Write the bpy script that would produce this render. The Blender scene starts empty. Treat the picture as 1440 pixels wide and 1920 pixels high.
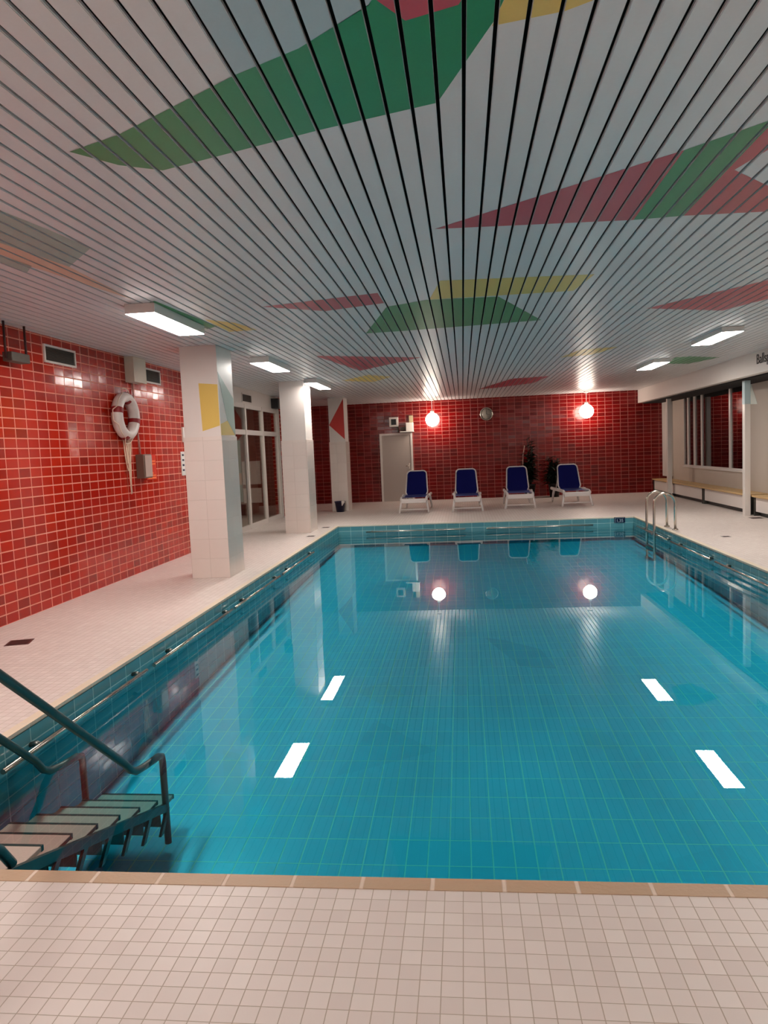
import bpy, bmesh, math, random
from mathutils import Vector, Matrix
random.seed(7)
C = bpy.context.scene.collection
PI = math.pi

# ------------------------------------------------------------------ camera
F = 1376.95
CR = Vector((0.99340905, 0.10611289, -0.04334173))
CU = Vector((0.03405598, 0.08780807, 0.99555509))
CF = Vector((-0.10944699, 0.99046948, -0.08361555))
cam = bpy.data.cameras.new('camera')
co = bpy.data.objects.new('camera', cam); C.objects.link(co)
cam.sensor_fit = 'VERTICAL'; cam.sensor_height = 36.0; cam.sensor_width = 27.0
cam.lens = F / 1920 * 36.0
cam.clip_start = 0.05; cam.clip_end = 200
M = Matrix(((CR.x, CU.x, -CF.x, 0), (CR.y, CU.y, -CF.y, 0), (CR.z, CU.z, -CF.z, 1.531), (0, 0, 0, 1)))
co.matrix_world = M
bpy.context.scene.camera = co

# ------------------------------------------------------------------ world, exposure, light levels
w = bpy.data.worlds.new('night'); bpy.context.scene.world = w
w.use_nodes = True
w.node_tree.nodes['Background'].inputs[0].default_value = (0.01, 0.012, 0.02, 1)
w.node_tree.nodes['Background'].inputs[1].default_value = 0.3
sc = bpy.context.scene
sc.view_settings.view_transform = 'Standard'
sc.view_settings.look = 'None'
sc.view_settings.gamma = 1
sc.view_settings.use_curve_mapping = False
sc.view_settings.exposure = 0.14
sc.cycles.use_denoising = True
sc.cycles.use_adaptive_sampling = True
sc.cycles.adaptive_threshold = 0.06
sc.cycles.max_bounces = 8
sc.cycles.diffuse_bounces = 3
sc.cycles.glossy_bounces = 4
sc.cycles.transparent_max_bounces = 16
sc.cycles.volume_bounces = 0
sc.cycles.sample_clamp_indirect = 8.0
sc.cycles.caustics_reflective = False
sc.cycles.caustics_refractive = False
TUBE_POWER = 45.0      # emission of the fluorescent diffusers
GLOBE_POWER = 30.0     # emission of the globes
TUBE_COL = (1.0, 0.92, 0.855)
GLOBE_COL = (1.0, 0.86, 0.72)

# ------------------------------------------------------------------ room measures (metres)
WL, WR = -4.46, 5.80          # left wall, window wall
YB, YF = 21.84, -1.60         # far wall, wall behind the camera
ZC = 2.93                     # ceiling
PX0, PX1, PY0, PY1 = -2.62, 3.33, 2.50, 15.0   # pool
ZW, ZP = -0.20, -1.02         # water level, pool floor
BX = 5.02                     # face of the beam

# ------------------------------------------------------------------ colour and material helpers
def lin(r, g, b):
    f = lambda c: (c / 255 / 12.92) if c / 255 <= 0.04045 else ((c / 255 + 0.055) / 1.055) ** 2.4
    return (f(r), f(g), f(b), 1)

def mat(name, col, rough=0.5, metal=0.0, spec=0.5, noise=0.0, nscale=30.0, bump=0.0, coat=0.0):
    m = bpy.data.materials.new(name); m.use_nodes = True
    nt = m.node_tree; b = nt.nodes['Principled BSDF']
    b.inputs['Base Color'].default_value = col if len(col) == 4 else (*col, 1)
    b.inputs['Roughness'].default_value = rough
    b.inputs['Metallic'].default_value = metal
    b.inputs['Specular IOR Level'].default_value = spec
    b.inputs['Coat Weight'].default_value = coat
    g = nt.nodes.new('ShaderNodeNewGeometry')
    n = nt.nodes.new('ShaderNodeTexNoise'); n.inputs['Scale'].default_value = nscale
    n.inputs['Detail'].default_value = 3
    nt.links.new(g.outputs['Position'], n.inputs['Vector'])
    if noise > 0:
        mr = nt.nodes.new('ShaderNodeMapRange')
        mr.inputs['To Min'].default_value = 1 - noise; mr.inputs['To Max'].default_value = 1 + noise
        nt.links.new(n.outputs['Fac'], mr.inputs['Value'])
        mx = nt.nodes.new('ShaderNodeVectorMath'); mx.operation = 'SCALE'
        mx.inputs[0].default_value = b.inputs['Base Color'].default_value[:3]
        nt.links.new(mr.outputs['Result'], mx.inputs['Scale'])
        nt.links.new(mx.outputs['Vector'], b.inputs['Base Color'])
    if bump > 0:
        bp = nt.nodes.new('ShaderNodeBump'); bp.inputs['Strength'].default_value = bump
        bp.inputs['Distance'].default_value = 0.01
        nt.links.new(n.outputs['Fac'], bp.inputs['Height'])
        nt.links.new(bp.outputs['Normal'], b.inputs['Normal'])
    return m

def emit(name, col, power):
    m = bpy.data.materials.new(name); m.use_nodes = True
    nt = m.node_tree; nt.nodes.clear()
    e = nt.nodes.new('ShaderNodeEmission'); o = nt.nodes.new('ShaderNodeOutputMaterial')
    e.inputs['Color'].default_value = (*col, 1); e.inputs['Strength'].default_value = power
    nt.links.new(e.outputs[0], o.inputs[0])
    return m

def tile_mat(name, ua, va, su, sv, ou, ov, gu, cols, grout, rough=0.2, tilt=0.02, wav=0.1, wscale=9.0,
             grough=0.7, stain=0.0, gv=None, bumpd=0.004, spec=0.5):
    """glazed tiles: ua/va = world axes, su/sv = tile pitch, gu = joint width, cols = list of tile colours"""
    m = bpy.data.materials.new(name); m.use_nodes = True
    nt = m.node_tree; L = nt.links; N = nt.nodes
    b = N['Principled BSDF']
    b.inputs['Specular IOR Level'].default_value = spec
    g = N.new('ShaderNodeNewGeometry')
    sp = N.new('ShaderNodeSeparateXYZ'); L.new(g.outputs['Position'], sp.inputs[0])
    def mth(op, a, bb=None, c=None):
        x = N.new('ShaderNodeMath'); x.operation = op
        for i, v in enumerate((a, bb, c)):
            if v is None: continue
            if isinstance(v, (int, float)): x.inputs[i].default_value = v
            else: L.new(v, x.inputs[i])
        return x.outputs[0]
    U = mth('DIVIDE', mth('SUBTRACT', sp.outputs[ua], ou), su)
    V = mth('DIVIDE', mth('SUBTRACT', sp.outputs[va], ov), sv)
    fu, fv = mth('FRACT', U), mth('FRACT', V)
    iu, iv = mth('FLOOR', U), mth('FLOOR', V)
    # distance to joint in metres
    du = mth('MULTIPLY', mth('SUBTRACT', 0.5, mth('ABSOLUTE', mth('SUBTRACT', fu, 0.5))), su)
    dv = mth('MULTIPLY', mth('SUBTRACT', 0.5, mth('ABSOLUTE', mth('SUBTRACT', fv, 0.5))), sv)
    gv = gv or gu
    mu = N.new('ShaderNodeMapRange'); L.new(du, mu.inputs['Value'])
    mu.inputs['From Min'].default_value = gu * 0.35; mu.inputs['From Max'].default_value = gu * 0.65
    mv = N.new('ShaderNodeMapRange'); L.new(dv, mv.inputs['Value'])
    mv.inputs['From Min'].default_value = gv * 0.35; mv.inputs['From Max'].default_value = gv * 0.65
    face = mth('MINIMUM', mu.outputs[0], mv.outputs[0])     # 1 on tile, 0 in joint
    cb = N.new('ShaderNodeCombineXYZ'); L.new(iu, cb.inputs[0]); L.new(iv, cb.inputs[1])
    wn = N.new('ShaderNodeTexWhiteNoise'); wn.noise_dimensions = '3D'; L.new(cb.outputs[0], wn.inputs['Vector'])
    cr = N.new('ShaderNodeValToRGB'); cr.color_ramp.interpolation = 'LINEAR'
    el = cr.color_ramp.elements
    while len(el) < len(cols): el.new(0.5)
    for i, c in enumerate(cols):
        el[i].position = i / max(1, len(cols) - 1); el[i].color = c
    L.new(wn.outputs['Value'], cr.inputs[0])
    colo = cr.outputs[0]
    nz = N.new('ShaderNodeTexNoise'); nz.inputs['Scale'].default_value = 0.9; nz.inputs['Detail'].default_value = 4
    L.new(g.outputs['Position'], nz.inputs['Vector'])
    if stain > 0:
        mr = N.new('ShaderNodeMapRange'); L.new(nz.outputs['Fac'], mr.inputs['Value'])
        mr.inputs['From Min'].default_value = 0.3; mr.inputs['From Max'].default_value = 0.7
        mr.inputs['To Min'].default_value = 1 - stain; mr.inputs['To Max'].default_value = 1
        vm = N.new('ShaderNodeVectorMath'); vm.operation = 'SCALE'
        L.new(colo, vm.inputs[0]); L.new(mr.outputs[0], vm.inputs['Scale']); colo = vm.outputs[0]
    mx = N.new('ShaderNodeMix'); mx.data_type = 'RGBA'
    L.new(face, mx.inputs['Factor']); mx.inputs[6].default_value = grout; L.new(colo, mx.inputs[7])
    L.new(mx.outputs[2], b.inputs['Base Color'])
    rr = N.new('ShaderNodeMapRange'); L.new(face, rr.inputs['Value'])
    rr.inputs['To Min'].default_value = grough; rr.inputs['To Max'].default_value = rough
    L.new(rr.outputs[0], b.inputs['Roughness'])
    # every tile sits a touch out of plane, and the glaze is wavy
    vs = N.new('ShaderNodeVectorMath'); vs.operation = 'SUBTRACT'
    L.new(wn.outputs['Color'], vs.inputs[0]); vs.inputs[1].default_value = (0.5, 0.5, 0.5)
    vt = N.new('ShaderNodeVectorMath'); vt.operation = 'SCALE'; L.new(vs.outputs[0], vt.inputs[0]); vt.inputs['Scale'].default_value = tilt
    n2 = N.new('ShaderNodeTexNoise'); n2.inputs['Scale'].default_value = wscale; n2.inputs['Detail'].default_value = 2
    L.new(g.outputs['Position'], n2.inputs['Vector'])
    h = mth('ADD', mth('MULTIPLY', face, bumpd), mth('MULTIPLY', n2.outputs['Fac'], wav * 0.01))
    bp = N.new('ShaderNodeBump'); bp.inputs['Distance'].default_value = 1.0; bp.inputs['Strength'].default_value = 0.6
    L.new(h, bp.inputs['Height'])
    va_ = N.new('ShaderNodeVectorMath'); va_.operation = 'ADD'
    L.new(bp.outputs['Normal'], va_.inputs[0]); L.new(vt.outputs[0], va_.inputs[1])
    nn = N.new('ShaderNodeVectorMath'); nn.operation = 'NORMALIZE'; L.new(va_.outputs[0], nn.inputs[0])
    L.new(nn.outputs[0], b.inputs['Normal'])
    return m

# ------------------------------------------------------------------ mesh helpers
class MB:
    """collects faces, then links ONE mesh object"""
    def __init__(s): s.bm = bmesh.new()
    def box(s, x0, x1, y0, y1, z0, z1, mi=0):
        vs = [s.bm.verts.new(p) for p in ((x0, y0, z0), (x1, y0, z0), (x1, y1, z0), (x0, y1, z0), (x0, y0, z1), (x1, y0, z1), (x1, y1, z1), (x0, y1, z1))]
        for f in ((0, 3, 2, 1), (4, 5, 6, 7), (0, 1, 5, 4), (1, 2, 6, 5), (2, 3, 7, 6), (3, 0, 4, 7)):
            s.bm.faces.new([vs[i] for i in f]).material_index = mi
        return s
    def poly(s, pts, mi=0):
        f = s.bm.faces.new([s.bm.verts.new(p) for p in pts]); f.material_index = mi
        return s
    def slab(s, pts, d, mi=0):
        """planar polygon pts thickened by vector d"""
        d = Vector(d); a = [s.bm.verts.new(p) for p in pts]; b = [s.bm.verts.new(Vector(p) + d) for p in pts]
        n = len(pts)
        s.bm.faces.new(a[::-1]).material_index = mi; s.bm.faces.new(b).material_index = mi
        for i in range(n):
            s.bm.faces.new((a[i], a[(i + 1) % n], b[(i + 1) % n], b[i])).material_index = mi
        return s
    def tube(s, pts, r, seg=12, closed=False, mi=0, flat=1.0):
        pts = [Vector(p) for p in pts]; n = len(pts); rings = []
        rs = r if isinstance(r, (list, tuple)) else [r] * n
        prev = None
        for i, p in enumerate(pts):
            if closed: t = pts[(i + 1) % n] - pts[i - 1]
            else: t = pts[min(i + 1, n - 1)] - pts[max(i - 1, 0)]
            t.normalize()
            if prev is None:
                up = Vector((0, 0, 1)) if abs(t.z) < 0.9 else Vector((1, 0, 0))
                u = t.cross(up).normalized()
            else:
                u = (prev - t * prev.dot(t)).normalized()
            prev = u; v = t.cross(u)
            rings.append([s.bm.verts.new(p + (u * math.cos(2 * PI * k / seg) + v * math.sin(2 * PI * k / seg) * flat) * rs[i]) for k in range(seg)])
        m = n if closed else n - 1
        for i in range(m):
            a, b = rings[i], rings[(i + 1) % n]
            # keep closed loops untwisted
            off = 0
            if closed and i == n - 1:
                off = min(range(seg), key=lambda o: sum((a[k].co - b[(k + o) % seg].co).length for k in range(0, seg, 3)))
            for k in range(seg):
                f = s.bm.faces.new((a[k], a[(k + 1) % seg], b[(k + 1 + off) % seg], b[(k + off) % seg])); f.smooth = True; f.material_index = mi
        if not closed:
            s.bm.faces.new(rings[0][::-1]).material_index = mi; s.bm.faces.new(rings[-1]).material_index = mi
        return s
    def lathe(s, prof, c=(0, 0, 0), axis='Z', seg=32, mi=0):
        rings = []; c = Vector(c)
        for r, h in prof:
            ring = []
            for k in range(seg):
                a = 2 * PI * k / seg; x, y = r * math.cos(a), r * math.sin(a)
                p = {'Z': (x, y, h), 'X': (h, x, y), 'Y': (x, h, y)}[axis]
                ring.append(s.bm.verts.new(c + Vector(p)))
            rings.append(ring)
        for a, b in zip(rings, rings[1:]):
            for k in range(seg):
                f = s.bm.faces.new((a[k], a[(k + 1) % seg], b[(k + 1) % seg], b[k])); f.smooth = True; f.material_index = mi
        for ring in (rings[0], rings[-1]):
            try: s.bm.faces.new(ring).material_index = mi
            except ValueError: pass
        return s
    def build(s, name, m, parent=None, bevel=0.0, seg=2, smooth=False):
        bmesh.ops.recalc_face_normals(s.bm, faces=s.bm.faces)
        me = bpy.data.meshes.new(name); s.bm.to_mesh(me); s.bm.free()
        for x in (m if isinstance(m, (list, tuple)) else [m]): me.materials.append(x)
        if smooth:
            for p in me.polygons: p.use_smooth = True
        o = bpy.data.objects.new(name, me); C.objects.link(o)
        if parent is not None: o.parent = parent
        if bevel > 0:
            b = o.modifiers.new('bevel', 'BEVEL'); b.width = bevel; b.segments = seg; b.limit_method = 'ANGLE'
        return o

def tag(o, label, cat, group=None, kind=None):
    o['label'] = label; o['category'] = cat
    if group: o['group'] = group
    if kind: o['kind'] = kind
    return o
def thing(name, label, cat, loc=(0, 0, 0), group=None, rz=0.0):
    o = bpy.data.objects.new(name, None); C.objects.link(o); o.location = loc; o.rotation_euler = (0, 0, rz)
    o.empty_display_size = 0.1
    return tag(o, label, cat, group)
def struct(o):
    o['kind'] = 'structure'; return o
def copy_tree(o, parent=None):
    c = o.copy(); C.objects.link(c)
    if parent is not None: c.parent = parent
    for ch in list(o.children): copy_tree(ch, c)
    return c
def text_bm(s, size, loc, rot, name, m, parent, extrude=0.002, align='LEFT'):
    cu = bpy.data.curves.new(name + '_curve', 'FONT'); cu.body = s; cu.size = size; cu.extrude = extrude; cu.align_x = align
    t = bpy.data.objects.new('text_tmp', cu); C.objects.link(t)
    bpy.context.view_layer.update()
    me = bpy.data.meshes.new_from_object(t.evaluated_get(bpy.context.evaluated_depsgraph_get()))
    bpy.data.objects.remove(t); bpy.data.curves.remove(cu)
    o = bpy.data.objects.new(name, me); C.objects.link(o); o.location = loc; o.rotation_euler = rot
    me.materials.clear(); me.materials.append(m)
    if parent is not None: o.parent = parent
    return o

# ------------------------------------------------------------------ materials
REDS = [lin(144, 24, 8), lin(178, 30, 10), lin(170, 24, 8), lin(188, 36, 12), lin(162, 24, 8)]
m_red_left = tile_mat('red_tile_left', 1, 2, 0.20, 0.1006, 0.19, 0.0, 0.011, REDS, lin(236, 146, 122), rough=0.16, tilt=0.035, wav=0.22, wscale=14, grough=0.55)
DIMMED_REDS = [lin(92, 6, 6), lin(112, 8, 8), lin(122, 10, 10), lin(102, 7, 7)]  # red tile darkened to stand for the weaker light on the far wall
m_red_back = tile_mat('red_tile_back_dimmed', 0, 2, 0.213, 0.1065, 0.05, 0.0, 0.011, DIMMED_REDS, lin(176, 92, 84), rough=0.18, tilt=0.05, wav=0.3, wscale=12, grough=0.55, spec=0.35)  # grout darkened along with the tiles for the dimmer far end
m_deck = tile_mat('deck_tile', 0, 1, 0.0625, 0.0625, 0.012, 2.435, 0.0028,
                  [lin(224, 211, 204), lin(232, 220, 213), lin(228, 215, 208), lin(236, 225, 218)], lin(186, 170, 154), rough=0.38, tilt=0.018, wav=0.12, wscale=22, grough=0.8, stain=0.05, bumpd=0.0012)
TEAL = [lin(88, 150, 160), lin(100, 164, 172), lin(94, 156, 168)]
TG = lin(170, 214, 214)
m_pool_x = tile_mat('pool_tile_side', 1, 2, 0.25, 0.112, 0.0, 0.0, 0.008, TEAL, TG, rough=0.12, tilt=0.02, wav=0.15)
m_pool_y = tile_mat('pool_tile_end', 0, 2, 0.25, 0.112, PX0, 0.0, 0.008, TEAL, TG, rough=0.12, tilt=0.02, wav=0.15)
m_pool_b = tile_mat('pool_tile_floor', 0, 1, 0.1255, 0.25, -0.283, 0.03, 0.0080, [lin(138, 216, 241), lin(146, 222, 247), lin(142, 219, 244)], lin(216, 255, 246), rough=0.3, tilt=0.0, wav=0.0, gv=0.008)
m_coping = tile_mat('coping_tile', 0, 1, 0.25, 3.0, -0.158 + 0.0, 1.0, 0.014, [lin(190, 160, 132), lin(196, 166, 138)], lin(224, 204, 186), rough=0.45, tilt=0.01, wav=0.3, wscale=60)
m_coping_y = tile_mat('coping_tile_side', 1, 0, 0.25, 9.0, 0.0, -20.0, 0.010, [lin(228, 212, 188), lin(232, 216, 194)], lin(232, 222, 206), rough=0.4, tilt=0.01, wav=0.1)
m_pilltile = {}
for ax, nm in ((0, 'x'), (1, 'y')):
    m_pilltile[ax] = tile_mat('pillar_tile_' + nm, ax, 2, 0.25, 0.25, 0.0, 0.0, 0.004, [lin(228, 216, 208), lin(232, 221, 213)], lin(208, 196, 186), rough=0.2, tilt=0.02, wav=0.1)
m_white = mat('white_paint', lin(226, 218, 212), 0.45, noise=0.02, nscale=4)
m_whitegloss = mat('white_gloss_paint', lin(230, 224, 218), 0.25)
m_ceil = mat('ceiling_panel', lin(214, 213, 214), 0.34, spec=0.5, noise=0.03, nscale=60)
m_ceil_green = mat('ceiling_green', lin(48, 136, 84), 0.36, noise=0.08, nscale=90)
m_ceil_red = mat('ceiling_red', lin(190, 70, 84), 0.36, noise=0.06, nscale=90)
m_ceil_yel = mat('ceiling_yellow', lin(222, 190, 100), 0.36, noise=0.04, nscale=90)
m_ceil_blue = mat('ceiling_blue', lin(166, 188, 196), 0.36, noise=0.04, nscale=90)
m_ceil_teal = mat('ceiling_teal', lin(150, 178, 170), 0.36, noise=0.04, nscale=90)
m_ceil_peach = mat('ceiling_peach', lin(216, 186, 164), 0.36, noise=0.04, nscale=90)
m_dark = mat('ceiling_void', (0.004, 0.004, 0.005), 0.9)
m_beige = mat('beige_plaster', lin(196, 184, 172), 0.7, noise=0.03, nscale=5)
m_black = mat('black_plastic', (0.012, 0.012, 0.014), 0.4)
m_steel = mat('brushed_steel', lin(190, 182, 172), 0.22, metal=1.0, noise=0.04, nscale=40)
m_steel_dull = mat('dull_steel', lin(120, 122, 118), 0.35, metal=1.0, noise=0.1, nscale=30)
m_railteal = mat('rail_paint', lin(52, 84, 84), 0.3, metal=0.6, noise=0.1, nscale=30)
m_wood = mat('bench_wood', lin(206, 172, 122), 0.5, noise=0.1, nscale=25)
m_lampbody = mat('lamp_housing', lin(225, 220, 215), 0.4)
m_tube = emit('lamp_diffuser', TUBE_COL, TUBE_POWER)
m_globe = emit('globe_glass', GLOBE_COL, GLOBE_POWER)
m_blue = mat('lounger_fabric', lin(2, 7, 84), 0.8, spec=0.2, noise=0.06, nscale=200)
m_lblue = mat('lounger_seat_fabric', lin(40, 52, 124), 0.7, noise=0.05, nscale=200)
m_resin = mat('white_resin', lin(224, 216, 214), 0.35)
m_leaf = mat('dark_leaf', lin(12, 26, 14), 0.45, noise=0.3, nscale=8)
m_pot = mat('dark_pot', lin(26, 20, 22), 0.4)
m_navy = mat('navy_tile', lin(18, 32, 66), 0.25)
m_text = mat('pale_print', lin(176, 196, 206), 0.4)
m_ink = mat('dark_lettering', lin(40, 32, 32), 0.6)
m_grille = mat('grey_grille', lin(92, 84, 76), 0.6, noise=0.25, nscale=40)
m_alcove_brown = mat('brown_lobby_wall', lin(120, 62, 42), 0.6, noise=0.15, nscale=3)
m_glass = bpy.data.materials.new('window_glass'); m_glass.use_nodes = True
def setup_glass(m, refl, tint):
    nt = m.node_tree; nt.nodes.clear(); N = nt.nodes; L = nt.links
    o = N.new('ShaderNodeOutputMaterial'); mx = N.new('ShaderNodeMixShader')
    t = N.new('ShaderNodeBsdfTransparent'); t.inputs[0].default_value = tint
    g = N.new('ShaderNodeBsdfGlossy'); g.inputs['Roughness'].default_value = 0.01
    fr = N.new('ShaderNodeFresnel'); fr.inputs['IOR'].default_value = 1.5
    ma = N.new('ShaderNodeMath'); ma.operation = 'MULTIPLY_ADD'; ma.inputs[1].default_value = refl; ma.inputs[2].default_value = 0.0
    L.new(fr.outputs[0], ma.inputs[0]); L.new(ma.outputs[0], mx.inputs[0]); L.new(t.outputs[0], mx.inputs[1]); L.new(g.outputs[0], mx.inputs[2])
    L.new(mx.outputs[0], o.inputs[0])
setup_glass(m_glass, 1.6, (0.86, 0.88, 0.86, 1))
m_lobbyglass = bpy.data.materials.new('lobby_glass'); m_lobbyglass.use_nodes = True
setup_glass(m_lobbyglass, 0.5, (0.9, 0.9, 0.88, 1))
# water: clear surface that mirrors by Fresnel, body that soaks up red
m_water = bpy.data.materials.new('pool_water'); m_water.use_nodes = True
def setup_water(m):
    nt = m.node_tree; nt.nodes.clear(); N = nt.nodes; L = nt.links
    o = N.new('ShaderNodeOutputMaterial'); mx = N.new('ShaderNodeMixShader')
    t = N.new('ShaderNodeBsdfTransparent'); t.inputs[0].default_value = (1, 1, 1, 1)
    g = N.new('ShaderNodeBsdfGlossy'); g.inputs['Roughness'].default_value = 0.0
    g.inputs['Color'].default_value = (1, 1, 1, 1)
    fr = N.new('ShaderNodeFresnel'); fr.inputs['IOR'].default_value = 1.33
    geo = N.new('ShaderNodeNewGeometry')
    nz = N.new('ShaderNodeTexNoise'); nz.inputs['Scale'].default_value = 1.1; nz.inputs['Detail'].default_value = 1
    L.new(geo.outputs['Position'], nz.inputs['Vector'])
    bp = N.new('ShaderNodeBump'); bp.inputs['Strength'].default_value = 0.5; bp.inputs['Distance'].default_value = 0.0015
    L.new(nz.outputs['Fac'], bp.inputs['Height'])
    L.new(bp.outputs['Normal'], g.inputs['Normal'])
    L.new(fr.outputs[0], mx.inputs[0]); L.new(t.outputs[0], mx.inputs[1]); L.new(g.outputs[0], mx.inputs[2])
    L.new(mx.outputs[0], o.inputs['Surface'])
    va = N.new('ShaderNodeVolumeAbsorption'); va.inputs['Color'].default_value = (0.0, 0.945, 1.0, 1); va.inputs['Density'].default_value = 1.15
    L.new(va.outputs[0], o.inputs['Volume'])
setup_water(m_water)

# ------------------------------------------------------------------ floor and pool
b = MB()
T = -0.18
cw = 0.07
b.box(WL - 0.3, WR + 0.3, YF - 0.2, PY0 - cw, T, 0)
b.box(WL - 0.3, WR + 0.3, PY1 + cw, YB + 0.2, T, 0)
b.box(WL - 0.3, PX0 - cw, PY0 - cw, PY1 + cw, T, 0)
b.box(PX1 + cw, WR + 0.3, PY0 - cw, PY1 + cw, T, 0)
struct(b.build('floor', m_deck))
b = MB().box(PX0 - cw, PX1 + cw, PY0 - cw, PY0, T, 0.003); struct(b.build('trim_1', m_coping))
b = MB().box(PX0 - cw, PX0, PY0, PY1, T + 0.155, 0.003); struct(b.build('trim_2', m_coping_y))
b = MB().box(PX1, PX1 + cw, PY0, PY1, T + 0.155, 0.003); struct(b.build('trim_3', m_coping_y))
b = MB().box(PX0 - cw, PX1 + cw, PY1, PY1 + cw, T + 0.155, 0.003); struct(b.build('trim_4', m_coping_y))
b = MB(); th = 0.15; zt = -0.02
b.box(PX0 - th, PX0, PY0 - th, PY1 + th, ZP - th, zt, 0)
b.box(PX1, PX1 + th, PY0 - th, PY1 + th, ZP - th, zt, 0)
b.box(PX0, PX1, PY0 - th, PY0, ZP - th, zt, 1)
b.box(PX0, PX1, PY1, PY1 + th, ZP - th, zt, 1)
# floor rising gently from the near end to the shallow far end
prof = [(2.45, -0.96), (3, -0.925), (4, -0.86), (4.67, -0.82), (5.75, -0.755), (6.6, -0.71), (8, -0.645), (10, -0.575), (12, -0.52), (15.05, -0.46)]
for (ya, za), (yb, zb) in zip(prof, prof[1:]):
    b.slab([(PX0 - 0.01, ya, za), (PX1 + 0.01, ya, za), (PX1 + 0.01, yb, zb), (PX0 - 0.01, yb, zb)], (0, 0, -0.1), 2)
basin = struct(b.build('pool_basin', [m_pool_x, m_pool_y, m_pool_b]))
b = MB().box(PX0 - 0.004, PX1 + 0.004, PY0 - 0.004, PY1 + 0.004, ZP - 0.004, ZW)
tag(b.build('pool_water', m_water), 'clear still blue-green water filling the swimming pool', 'water', kind='stuff')

# ------------------------------------------------------------------ walls
b = MB(); GY0, GY1 = 12.4, 17.80
b.box(WL - 0.2, WL, YF - 0.2, GY0, 0, ZC + 0.2, 0)
b.box(WL - 0.2, WL, GY1, YB, 0, ZC + 0.2, 0)
b.box(WL - 0.2, WL, GY0, GY1, 2.62, ZC + 0.2, 1)
struct(b.build('wall_left', [m_red_left, m_white]))
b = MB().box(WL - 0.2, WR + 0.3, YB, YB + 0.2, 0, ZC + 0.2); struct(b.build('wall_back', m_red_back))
b = MB().box(WL - 0.2, WR + 0.3, YF - 0.2, YF, 0, ZC + 0.2); struct(b.build('wall_front', m_white))
WY0, WY1, WZ0, WZ1 = 15.66, 20.15, 0.78, 2.62
b = MB()
b.box(WR, WR + 0.2, YF, WY0, 0, ZC + 0.2)
b.box(WR, WR + 0.2, WY1, YB, 0, ZC + 0.2)
b.box(WR, WR + 0.2, WY0, WY1, 0, WZ0)
b.box(WR, WR + 0.2, WY0, WY1, WZ1, ZC + 0.2)
b.slab([(WR - 0.003, 15.655, 2.60), (WR - 0.003, 15.30, 2.12), (WR - 0.003, 15.70, 2.14)], (0.003, 0, 0), 1)
struct(b.build('wall_right', [m_beige, m_ceil_teal]))
# lobby behind the left glazing
b = MB()
LX = -7.4
b.box(LX - 0.1, LX, 11.4, 18.6, 0.95, 3.0, 1)
b.box(LX - 0.1, LX, 11.4, 18.6, 0, 0.95, 0)
b.box(LX + 0.002, LX + 0.03, 12.0, 18.0, 0.55, 0.63, 2)
b.box(LX + 0.002, LX + 0.04, 14.7, 18.6, 1.5, 3.0, 3)
b.box(LX, WL - 0.2, 11.3, 11.4, 0, 3.0, 3)
b.box(LX, WL - 0.2, 18.6, 18.7, 0, 3.0, 3)
b.box(-6.3, -5.72, 18.57, 18.6, 0.35, 1.95, 1)
b.box(-6.3, -5.72, 18.56, 18.57, 0.80, 1.10, 4)
b.box(-5.70, -5.22, 18.57, 18.6, 0.80, 1.40, 0)
b.box(-5.70, -5.22, 18.57, 18.6, 0.32, 0.70, 0)
struct(b.build('wall_lobby', [m_white, m_ceil_teal, m_alcove_brown, m_alcove_brown, m_ceil_peach]))
b = MB().box(LX, WL - 0.2, 11.3, 18.7, -0.05, -0.005); struct(b.build('floor_lobby', mat('brown_floor', lin(128, 104, 84), 0.5, noise=0.1, nscale=6)))
b = MB().box(LX, WL - 0.2, 11.3, 18.7, 3.0, 3.05); struct(b.build('ceiling_lobby', m_white))

lob = MB().box(-6.6, -5.6, 15.2, 15.5, 2.95, 2.999).build('lobby_fill_light', emit('lobby_fill_emit', (1, 0.87, 0.74), 34.0)); tag(lob, 'added unseen fill light under the ceiling of the lobby behind the glazed front', 'ceiling light')  # unseen fill light added to brighten the lobby behind the panes
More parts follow.
